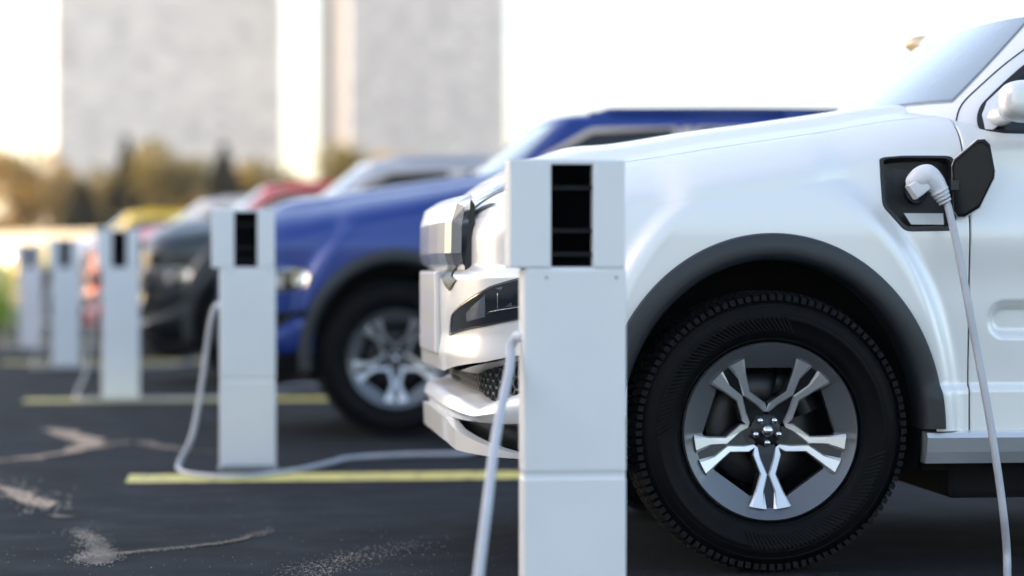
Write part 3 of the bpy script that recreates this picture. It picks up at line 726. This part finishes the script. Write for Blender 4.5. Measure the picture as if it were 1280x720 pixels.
# ------------------------------------------------------------------ cables with plugs
def plug(parent, pc):
    """angled white plug; pc is the socket centre in car space moved to the world"""
    m = MB()
    def w(px, py, y): return on_plane_y(px, py, C0[1]+y)-C0
    def block(px, y0, y1, bev):
        bm = bmesh.new(); vs_ = [bm.verts.new(w(a, b, y0)) for a, b in px]; f = bm.faces.new(vs_)
        r = bmesh.ops.extrude_face_region(bm, geom=[f]); top = [v for v in r['geom'] if isinstance(v, bmesh.types.BMVert)]
        bmesh.ops.translate(bm, verts=top, vec=(0, y1-y0, 0)); bmesh.ops.recalc_face_normals(bm, faces=bm.faces)
        es = [e for e in bm.edges if abs(e.verts[0].co.y-e.verts[1].co.y) < .01]
        bmesh.ops.bevel(bm, geom=es, offset=bev, segments=4, affect='EDGES', profile=.5); bm.verts.index_update()
        m.add(np.array([v.co[:] for v in bm.verts])+pc, [[v.index for v in f.verts] for f in bm.faces], True); bm.free()
    pth = catmull([w(1138, 237, -.975), w(1147, 226, -.980), w(1159, 221, -.983), w(1171, 232, -.985), w(1180, 249, -.985)], 9)
    rr_ = np.interp(np.linspace(0, 1, len(pth)), [0, .12, .3, .5, .75, 1], [.017, .029, .0345, .0365, .029, .0185]); mt_ = MB(); mt_.tube(pth, rr_, 22)
    V_ = mt_.v[0].copy(); V_[:, 1] = -.982+(V_[:, 1]+.982)*.85; m.add(V_+pc, mt_.f, True)
    block([(1130.5, 233), (1139, 226.5), (1149, 221), (1158, 236), (1150, 243), (1141, 249.5)], -.958, -1.006, .005)
    m.tube(np.array([w(1148, 226, -.86), w(1149, 225, -.96)])+pc, .026, 18)
    o = m.build('plug', M['white_plastic'], parent, sharp=50)
    g = MB()
    for k in range(4):
        tt = k/3; c0 = w(1174.5+2.2*k, 239+4.2*k, -.985); n = w(1178, 240, -1)-w(1173, 231, -1); n /= np.linalg.norm(n)
        g.tube(np.array([c0-n*.0035, c0+n*.0035])+pc, .0275-.0026*k, 18)
    g.build('strain_relief', M['white_plastic'], o)
    return w(1183, 252, -.985)+pc
def cable(i, mids, label):
    root = empty('charging_cable', (0, 0, 0))
    p = post_pos[i]; org = car_objs[i][1]
    end = plug(root, org)
    g = p+np.array([-.124-.012, 0, .723])
    pts = [g, g+np.array([-.014, -.006, -.022])]+mids(p, org)
    pts.append(end); P = catmull(pts, 14); P[:, 2] = np.maximum(P[:, 2], .0125)
    m = MB(); m.tube(P, .0115, 10); m.build('cable', M['cable'], root)
    tag(root, label, 'cable', 'charging cables between posts and cars'); return root
def w_at(px, py, Y): return on_plane_y(px, py, Y)
Yc = C0[1]
cable(0, lambda p, o: [w_at(637, 460, p[1]-.08), w_at(620, 545, p[1]-.3), w_at(608, 640, p[1]-.5), w_at(598, 722, p[1]-.62), w_at(592, 800, p[1]-.68), on_ground(600, 880, .012), on_ground(640, 885, .012), on_ground(690, 830, .012), on_ground(1000, 800, .012), on_ground(1190, 770, .012), on_ground(1252, 752, .02),
                       w_at(1259, 712, Yc-1.16), w_at(1254, 640, Yc-1.15), w_at(1238, 530, Yc-1.12), w_at(1216, 412, Yc-1.07), w_at(1200, 325, Yc-1.03), w_at(1187, 266, Yc-1.0)], 'pale cable from the tallest post lying to the plug in the white car')
def mids2(p, o):
    q = lambda u, y, z: o+np.array([u, y, z])
    return [w_at(261, 415, p[1]), w_at(252, 480, p[1]-.02), w_at(240, 545, p[1]-.05), on_ground(223, 583, .02), on_ground(240, 593, .012), on_ground(300, 596, .012), on_ground(370, 588, .012), on_ground(415, 578, .012), on_ground(436, 573, .012), on_ground(500, 569, .012), on_ground(590, 566, .012), q(.35, -1.35, .012), q(.62, -1.3, .012), q(.68, -1.2, .05), q(.66, -1.12, .35), q(.6, -1.05, .75)]
cable(1, mids2, 'pale cable looping from the second post over the yellow line to the blue car')
def mids3(p, o):
    q = lambda u, y, z: o+np.array([u, y, z]); d = lambda x, y, z: p+np.array([x, y, z])
    return [d(-.19, -.02, .5), d(-.23, -.03, .2), d(-.30, -.05, .012), d(-.2, -.16, .012), d(.3, -.2, .012), d(.9, .1, .012), q(.3, -1.4, .012), q(.62, -1.3, .012), q(.68, -1.2, .05), q(.66, -1.12, .35), q(.6, -1.05, .75)]
cable(2, mids3, 'pale cable hanging from the third post towards the dark slate car')
cable(3, mids3, 'pale cable hanging from the post in front of the red car')
cable(4, mids3, 'pale cable hanging from the farthest post of the row')

# ------------------------------------------------------------------ ground
def ground_mat():
    m = bpy.data.materials.new('asphalt'); m.use_nodes = True; n = m.node_tree.nodes; l = m.node_tree.links; b = n['Principled BSDF']
    tc = n.new('ShaderNodeTexCoord')
    def noise(sc, det=6, rough=.6):
        t = n.new('ShaderNodeTexNoise'); t.inputs['Scale'].default_value = sc; t.inputs['Detail'].default_value = det; t.inputs['Roughness'].default_value = rough; l.new(tc.outputs['Object'], t.inputs['Vector']); return t.outputs['Fac']
    def ramp(x, p0, c0, p1, c1):
        r = n.new('ShaderNodeValToRGB'); e = r.color_ramp.elements; e[0].position = p0; e[1].position = p1; e[0].color = (*c0, 1); e[1].color = (*c1, 1); l.new(x, r.inputs[0]); return r.outputs[0]
    def mix(f, a, bb, typ='MIX'):
        x = n.new('ShaderNodeMix'); x.data_type = 'RGBA'; x.blend_type = typ
        if isinstance(f, float): x.inputs[0].default_value = f
        else: l.new(f, x.inputs[0])
        l.new(a, x.inputs[6]); l.new(bb, x.inputs[7]); return x.outputs[2]
    c1 = ramp(noise(.55, 6, .65), .38, (.0035, .007, .012), .66, (.011, .0175, .0255)); c2 = ramp(noise(130, 2), .42, (.005, .007, .0105), .66, (.018, .022, .029))
    vo = n.new('ShaderNodeTexVoronoi'); vo.inputs['Scale'].default_value = 170; l.new(tc.outputs['Object'], vo.inputs['Vector'])
    st = ramp(vo.outputs['Distance'], .02, (.10, .10, .105), .16, (.018, .020, .024)); sel = ramp(noise(14, 3), .44, (0, 0, 0), .62, (1, 1, 1))
    c3 = mix(.45, c1, c2); c4 = mix(sel, c3, mix(.35, c3, st)); l.new(c4, b.inputs['Base Color'])
    rr = n.new('ShaderNodeMapRange'); rr.inputs[1].default_value = .3; rr.inputs[2].default_value = .7; rr.inputs[3].default_value = .7; rr.inputs[4].default_value = .95; l.new(noise(3.5), rr.inputs[0]); l.new(rr.outputs[0], b.inputs['Roughness'])
    b.inputs['Specular IOR Level'].default_value = .14
    bp = n.new('ShaderNodeBump'); bp.inputs['Strength'].default_value = .7; bp.inputs['Distance'].default_value = .004; l.new(vo.outputs['Distance'], bp.inputs['Height'])
    bp2 = n.new('ShaderNodeBump'); bp2.inputs['Strength'].default_value = .5; bp2.inputs['Distance'].default_value = .006; l.new(noise(45, 5), bp2.inputs['Height']); l.new(bp.outputs[0], bp2.inputs['Normal']); l.new(bp2.outputs[0], b.inputs['Normal'])
    return m
gm = MB(); gm.add([(-900, -60, 0), (900, -60, 0), (900, 900, 0), (-900, 900, 0)], [(0, 1, 2, 3)], False)
tag(gm.build('ground', ground_mat()), kind='structure')
M['yellow_line'] = mat('worn yellow paint', (.62, .53, .15), .6, noise=(14, (.20, .175, .085), .53, .70), bump=(160, .5, .002))
# bay lines, parallel to the cars; the second one is measured, the rest follow the bay spacing
def line_edge(d_idx): pass
LY = [on_ground(403, y)[1] for y in (597, 499, 452, 428)]
left_px = [(160, 598), (32, 500), (6, 452), (-40, 428)]
for i, Y in enumerate(LY):
    x0 = on_ground(*left_px[i])[0]; n = 60; xs = np.linspace(x0, x0+6.2, n); hw = .20
    up = Y+hw+RNG.normal(0, .004, n); lo = Y-hw+RNG.normal(0, .004, n); xs2 = xs.copy()
    m = MB(); P = np.stack([np.stack([xs, lo, np.full(n, .004)], 1), np.stack([xs, up, np.full(n, .004)], 1)], 1); m.grid(P, smooth=False)
    tag(m.build('bay_line', M['yellow_line']), kind='structure')
Yn = 2*LY[0]-LY[1]+.3
m = MB(); m.add([(-.4, Yn-.135, .004), (5.5, Yn-.135, .004), (5.5, Yn+.135, .004), (-.4, Yn+.135, .004)], [(0, 1, 2, 3)], False); tag(m.build('bay_line', M['yellow_line']), kind='structure')
# sand-filled cracks
M['sand'] = mat('sandy filler', (.46, .34, .24), .9, noise=(30, (.19, .145, .11), .45, .7), bump=(90, .9, .006))
M['sand_dim'] = mat('thin sandy filler', (.19, .145, .11), .9, noise=(26, (.07, .064, .06), .42, .68), bump=(90, .9, .006))
def crack(px_pts, widths, mt, jit=.25):
    P = np.array([on_ground(*p)[:2] for p in px_pts]); P = catmull(np.c_[P, np.zeros(len(P))], 12)[:, :2]; w = np.interp(np.linspace(0, 1, len(P)), np.linspace(0, 1, len(widths)), widths)
    T = np.gradient(P, axis=0); T /= np.linalg.norm(T, axis=1)[:, None]; Nn = np.stack([-T[:, 1], T[:, 0]], 1)
    def wob():
        q = RNG.normal(0, 1, len(P)+8); return np.convolve(q, np.ones(5)/5, 'same')[4:-4]*jit*1.8
    a = P+Nn*(w*(.5+wob()))[:, None]; b = P-Nn*(w*(.5+wob()))[:, None]
    m = MB(); m.grid(np.stack([np.c_[a, np.full(len(P), .005)], np.c_[b, np.full(len(P), .005)]], 1), smooth=False)
    return tag(m.build('ground_crack', mt), kind='structure')
crack([(-30, 606), (8, 612), (32, 622), (60, 636)], [.05, .09, .15, .05], M['sand'])
crack([(68, 537), (88, 544), (110, 553), (136, 559)], [.08, .12, .17, .10], M['sand'])
crack([(-30, 579), (20, 575), (70, 569), (122, 558)], [.07, .09, .10, .11], M['sand'])
crack([(136, 556), (170, 554), (205, 560), (270, 566)], [.16, .14, .12, .04], M['sand_dim'])
crack([(66, 645), (84, 648)], [.06, .05], M['sand_dim'])
crack([(122, 692), (150, 693), (200, 688), (260, 682), (300, 676), (318, 668)], [.05, .03, .02, .025, .018, .008], M['sand_dim'])
# loose grit along the cracks and scattered over the tarmac
M['grit'] = mat('pale grit', (.30, .26, .22), .85, noise=(7, (.14, .13, .12), .4, .7))
gt = MB()
def pebble(x, y, r):
    a0 = random.random()*6.28; n = 5; V = [(x+r*math.cos(a0+k*6.283/n)*random.uniform(.6, 1.2), y+r*math.sin(a0+k*6.283/n)*random.uniform(.6, 1.2), .0045) for k in range(n)]+[(x+random.uniform(-.3, .3)*r, y+random.uniform(-.3, .3)*r, .0045+r*random.uniform(.5, .9))]
    gt.add(V, [(k, (k+1) % n, n) for k in range(n)], False)
def scatter(path, n, spread, r0, r1):
    P = catmull(np.array([on_ground(*p) for p in path]), 10)
    for _ in range(n):
        q = P[random.randrange(len(P))]; pebble(q[0]+random.gauss(0, spread), q[1]+random.gauss(0, spread*2.2), random.uniform(r0, r1))
scatter([(96, 664), (112, 674), (122, 684), (130, 692), (134, 700), (118, 704), (104, 699), (124, 690)], 2600, .022, .001, .0042)
scatter([(140, 695), (200, 689), (260, 683), (310, 673), (340, 664)], 520, .013, .001, .0032)
scatter([(365, 724), (400, 712), (440, 700), (480, 690), (525, 682)], 620, .05, .001, .0032)
scatter([(380, 716), (420, 708), (450, 698)], 320, .035, .001, .0032)
scatter([(0, 608), (32, 622), (60, 636)], 200, .07, .004, .010)
for _ in range(500):
    p = on_ground(random.uniform(-40, 700), random.uniform(590, 760)); pebble(p[0], p[1], random.uniform(.001, .003))
tag(gt.build('loose_grit', M['grit'], clean=False), 'pale grit scattered on the dark tarmac', 'grit', kind='stuff')

# ------------------------------------------------------------------ far edge of the car park: verge, wall, hedge, trees
M['pale_wall'] = mat('pale render', (.66, .60, .50), .8, noise=(2, (.56, .50, .42), .4, .7)); M['grass'] = mat('lime grass', (.20, .30, .03), .9, noise=(1.5, (.10, .17, .02), .4, .65))
M['pave'] = mat('far paving', (.24, .21, .18), .85, noise=(3, (.16, .145, .13), .4, .7))
axis = lambda d, px: at_depth(px, 334.5, d)
def slab(name, d0, d1, px0, px1, z, mt, kind=None):
    a, b = axis(d0, px0), axis(d0, px1); c, e = axis(d1, px1), axis(d1, px0)
    m = MB(); V = [(*a[:2], z), (*b[:2], z), (*c[:2], z), (*e[:2], z)]+[(*a[:2], -.05), (*b[:2], -.05), (*c[:2], -.05), (*e[:2], -.05)]
    m.add(V, [(0, 1, 2, 3), (0, 4, 5, 1), (1, 5, 6, 2), (2, 6, 7, 3), (3, 7, 4, 0)], False); o = m.build(name, mt)
    if kind: o['kind'] = kind
    return o
slab('pavement', 38, 52, -900, 700, .12, M['pave'], 'structure')
slab('kerb', 37.8, 38, -900, 700, .13, M['post'], 'structure')
wa, wb = axis(78, -500)[:2], axis(45, 1500)[:2]; wd = (wb-wa)/np.linalg.norm(wb-wa); wn = np.array([-wd[1], wd[0]])*.3
def wall_box(z0, z1, grow):
    g = wn*grow/.3; q = [wa-g, wb-g, wb+wn+g, wa+wn+g]; mm = MB(); mm.add([(*p, zz) for zz in (z0, z1) for p in q], [(0, 1, 5, 4), (1, 2, 6, 5), (2, 3, 7, 6), (3, 0, 4, 7), (4, 5, 6, 7), (0, 3, 2, 1)], False); return mm
w = wall_box(-.05, 1.80, 0).build('boundary_wall', M['pale_wall']); tag(w, 'long low cream boundary wall in front of the trees', 'wall')
cp = wall_box(1.802, 1.86, .05); cp.build('coping', M['pale_wall'], w)

def leaf_mat(name, a, b):
    m = mat(name, a, .7, noise=(.9, b, .38, .66), spec=.2)
    nt_ = m.node_tree; pb = nt_.nodes['Principled BSDF']; tr = nt_.nodes.new('ShaderNodeBsdfTranslucent'); mx = nt_.nodes.new('ShaderNodeMixShader'); mx.inputs[0].default_value = .35
    src = pb.inputs['Base Color'].links[0].from_socket; nt_.links.new(src, tr.inputs[0]); nt_.links.new(pb.outputs[0], mx.inputs[1]); nt_.links.new(tr.outputs[0], mx.inputs[2])
    nt_.links.new(mx.outputs[0], nt_.nodes['Material Output'].inputs[0]); return m
LEAF = dict(gold=leaf_mat('golden leaf', (.44, .29, .08), (.28, .18, .05)), dark=leaf_mat('dark needle', (.016, .020, .010), (.030, .032, .014)), olive=leaf_mat('olive leaf', (.30, .23, .06), (.18, .14, .035)), lime=leaf_mat('lime leaf', (.24, .42, .03), (.15, .28, .02)))
M['bark'] = mat('bark', (.06, .045, .03), .9, bump=(20, .8, .02))
def leaves(m, c, rad, n, size):
    d = RNG.normal(size=(n, 3)); d /= np.linalg.norm(d, axis=1)[:, None]; r = RNG.uniform(.35, 1, n)**.6
    P = c+d*r[:, None]*np.asarray(rad)
    a = RNG.normal(size=(n, 3)); a /= np.linalg.norm(a, axis=1)[:, None]; b = np.cross(a, RNG.normal(size=(n, 3))); b /= np.linalg.norm(b, axis=1)[:, None]
    s = RNG.uniform(.6, 1.3, n)[:, None]*size
    V = np.stack([P-a*s, P+b*s*.55, P+a*s, P-b*s*.55], 1).reshape(-1, 3); m.add(V, np.arange(4*n).reshape(n, 4), False)
def tree(kind, px, d, h, wid, label):
    base = axis(d, px); base[2] = 0; root = empty('conifer' if kind == 'dark' else 'broadleaf_tree', base)
    t = MB(); lean = RNG.normal(0, .04, 2)*h
    t.tube([(0, 0, -.1), (lean[0]*.3, lean[1]*.3, h*.35), (lean[0], lean[1], h*.85)], [h*.035, h*.022, h*.006], 8)
    cr = MB()
    if kind == 'dark':
        for k in range(13):
            f = k/12; z = h*(.10+.86*f); rr = wid*.5*(1-f)**.8+.10
            for j in range(5): an = j*1.26+k*.7; leaves(cr, np.array([math.cos(an)*rr*.55, math.sin(an)*rr*.55, z]), (rr*.55, rr*.55, h*.06), 60, .10)
    else:
        for k in range(20):
            an = RNG.uniform(0, 6.28); z = h*RNG.uniform(.28, .92); rr = wid*.5*math.sqrt(max(.08, 1-((z/h-.58)/.42)**2)); q = RNG.uniform(.1, .85)
            c = np.array([math.cos(an)*rr*q, math.sin(an)*rr*q, z]); t.tube([(lean[0]*.4, lean[1]*.4, z*.55), tuple(c)], [h*.012, h*.004], 5)
            leaves(cr, c, np.array([wid*.2, wid*.2, h*.13])*RNG.uniform(.7, 1.25), 130, .11)
    t.build('trunk', M['bark'], root); cr.build('crown', LEAF[kind], root, clean=False)
    tag(root, label, 'tree', 'trees behind the boundary wall'); return root
# (kind, px of the trunk, depth, height, width, label)
TREES = [('gold', 68, 82, 4.2, 3.2, 'golden tree half behind the low dark conifer'), ('olive', 128, 84, 4.2, 3.0, 'olive tree in the gap between the low and the tall dark conifer'), ('gold', 183, 86, 4.6, 3.0, 'golden tree tight against the first tall dark conifer'), ('gold', 305, 84, 4.2, 3.0, 'golden tree just behind the second tall dark conifer'), ('gold', 380, 88, 3.6, 2.4, 'low golden tree under the bright gap between the towers'), ('gold', 462, 84, 4.4, 3.0, 'golden tree between two olive trees below the narrower tower'),
         ('gold', -45, 76, 4.3, 4.2, 'golden broadleaf tree cut by the left edge of the picture'),
         ('gold', 28, 74, 4.25, 3.6, 'broad golden tree before the gap left of the grey tower'),
         ('dark', 102, 72, 3.3, 1.9, 'low dark conifer beside the broad golden tree'),
         ('dark', 158, 75, 4.6, 1.7, 'tall dark conifer in front of the wide pale tower'),
         ('olive', 205, 74, 4.5, 2.8, 'olive gold tree between the two tall dark conifers'),
         ('gold', 238, 78, 4.1, 2.6, 'golden tree standing just before the second tall conifer'),
         ('dark', 280, 73, 4.3, 2.4, 'tall dark conifer above the roof of the red car'),
         ('olive', 330, 76, 4.3, 2.4, 'olive tree below the edge of the bright gap between the towers'),
         ('olive', 425, 76, 4.4, 2.8, 'olive tree at the foot of the narrower grey tower'),
         ('gold', 505, 80, 4.4, 2.6, 'golden tree showing over the roof of the dark slate car'),
         ('olive', 585, 78, 4.2, 2.6, 'olive tree beside the corner of the narrower grey tower')]
for k_, px_, d_, h_, w_, l_ in TREES: tree(k_, px_, d_, h_*1.06, w_*1.1, l_)
# lime hedge, one clipped mass at the left edge
hg = MB(); hb = MB(); c0 = axis(31.5, 2); c0[2] = 0
for k in range(26): leaves(hg, np.array([RNG.uniform(-.42, .22), RNG.uniform(-.3, .3), RNG.uniform(.15, .88)]), (.17, .17, .16), 90, .035)
hr_ = empty('bush', c0); hg.build('crown', LEAF['lime'], hr_, clean=False); hb.tube([(0, 0, 0), (0, 0, .6)], .03, 6); hb.build('stem', M['bark'], hr_)
tag(hr_, 'lime green bush just behind the farthest charging post', 'bush')

# ------------------------------------------------------------------ towers
def tower_mat(name, a, b, sc):
    m = mat(name, a, .7, noise=(sc, b, .35, .68)); return m
M['tower_pale'] = tower_mat('pale stone facade', (.66, .635, .60), (.44, .44, .43), .16); M['tower_grey'] = tower_mat('grey stone facade', (.54, .51, .51), (.36, .345, .35), .25)
M['tower_glass'] = mat('tower glazing', (.56, .57, .59), .35, .0); _tn = M['tower_glass'].node_tree; _oi = _tn.nodes.new('ShaderNodeObjectInfo'); _cr = _tn.nodes.new('ShaderNodeValToRGB'); _cr.color_ramp.elements[0].color = (.26, .27, .30, 1); _cr.color_ramp.elements[1].color = (.72, .68, .62, 1)
_tn.links.new(_oi.outputs['Random'], _cr.inputs[0]); _tn.links.new(_cr.outputs[0], _tn.nodes['Principled BSDF'].inputs['Base Color'])
M['tower_frame'] = mat('tower spandrel', (.42, .42, .42), .6)
def tower(px0, px1, d, h, depth, wm, ncol, nrow, zlo, zhi, label):
    a, b = axis(d, px0), axis(d, px1); w_ = abs(b[0]-a[0]); root = empty('tower_block', (a[0], a[1], 0)); root.rotation_euler[2] = R(8.3)
    m = MB(); m.box((w_/2, depth/2, h/2), (w_, depth, h)); m.build('wall', M[wm], root)
    r = MB(); r.box((w_/2, depth/2, h+.5), (w_+.6, depth+.6, 1.0)); r.build('roof', M['tower_frame'], root)
    first = None; cw, chh = w_/ncol, (zhi-zlo)/nrow
    for i in range(ncol):
        for j in range(nrow):
            if first is None:
                q = MB(); q.box((0, -.05, 0), (cw*.52, .16, chh*.5)); first = q.build('window', M['tower_glass'], root); o = first
            else:
                o = first.copy(); scene.collection.objects.link(o); o.parent = root
            o.location = ((i+.5)*cw+RNG.uniform(-.08, .08)*cw, 0, zlo+(j+.5)*chh)
    tag(root, label, 'tower'); return root
tower(68, 358, 600, 120, 44, 'tower_pale', 9, 11, 24, 72, 'wide pale tower block rising behind the conifers')
tower(436, 642, 600, 112, 44, 'tower_grey', 8, 12, 24, 72, 'narrower grey tower block with a sunlit side wall')

# ------------------------------------------------------------------ morning haze
hz = bpy.data.materials.new('haze'); hz.use_nodes = True; n = hz.node_tree.nodes; n.remove(n['Principled BSDF'])
pv = n.new('ShaderNodeVolumePrincipled'); pv.inputs['Color'].default_value = (.97, .96, .94, 1); pv.inputs['Density'].default_value = .00042; pv.inputs['Anisotropy'].default_value = .35
hz.node_tree.links.new(pv.outputs[0], n['Material Output'].inputs['Volume'])
hm = MB(); hm.box((0, 420, 61), (1820, 980, 124)); tag(hm.build('haze', hz), kind='stuff')

# office block added out of view on the sunny side: it keeps the near bays in shade
ob = empty('shading_block', (-62, -10, 0)); M['shading'] = mat('beige render', (.46, .42, .37), .8, noise=(1.2, (.38, .35, .31), .4, .7))
m = MB(); m.box((-9, 0, 14), (18, 92, 28)); m.build('wall', M['shading'], ob); m = MB(); m.box((-9, 0, 28.4), (18.8, 92.8, .8)); m.build('roof', M['tower_frame'], ob)
first = None
for i in range(14):
    for j in range(7):
        if first is None: q = MB(); q.box((0, 0, 0), (.14, 2.6, 1.9)); first = o = q.build('window', M['glass'], ob)
        else: o = first.copy(); scene.collection.objects.link(o); o.parent = ob
        o.location = (.01, -39+6*i, 3+3.7*j)
tag(ob, 'beige office block with rows of dark windows added unseen beside the car park to block the sun', 'office block')
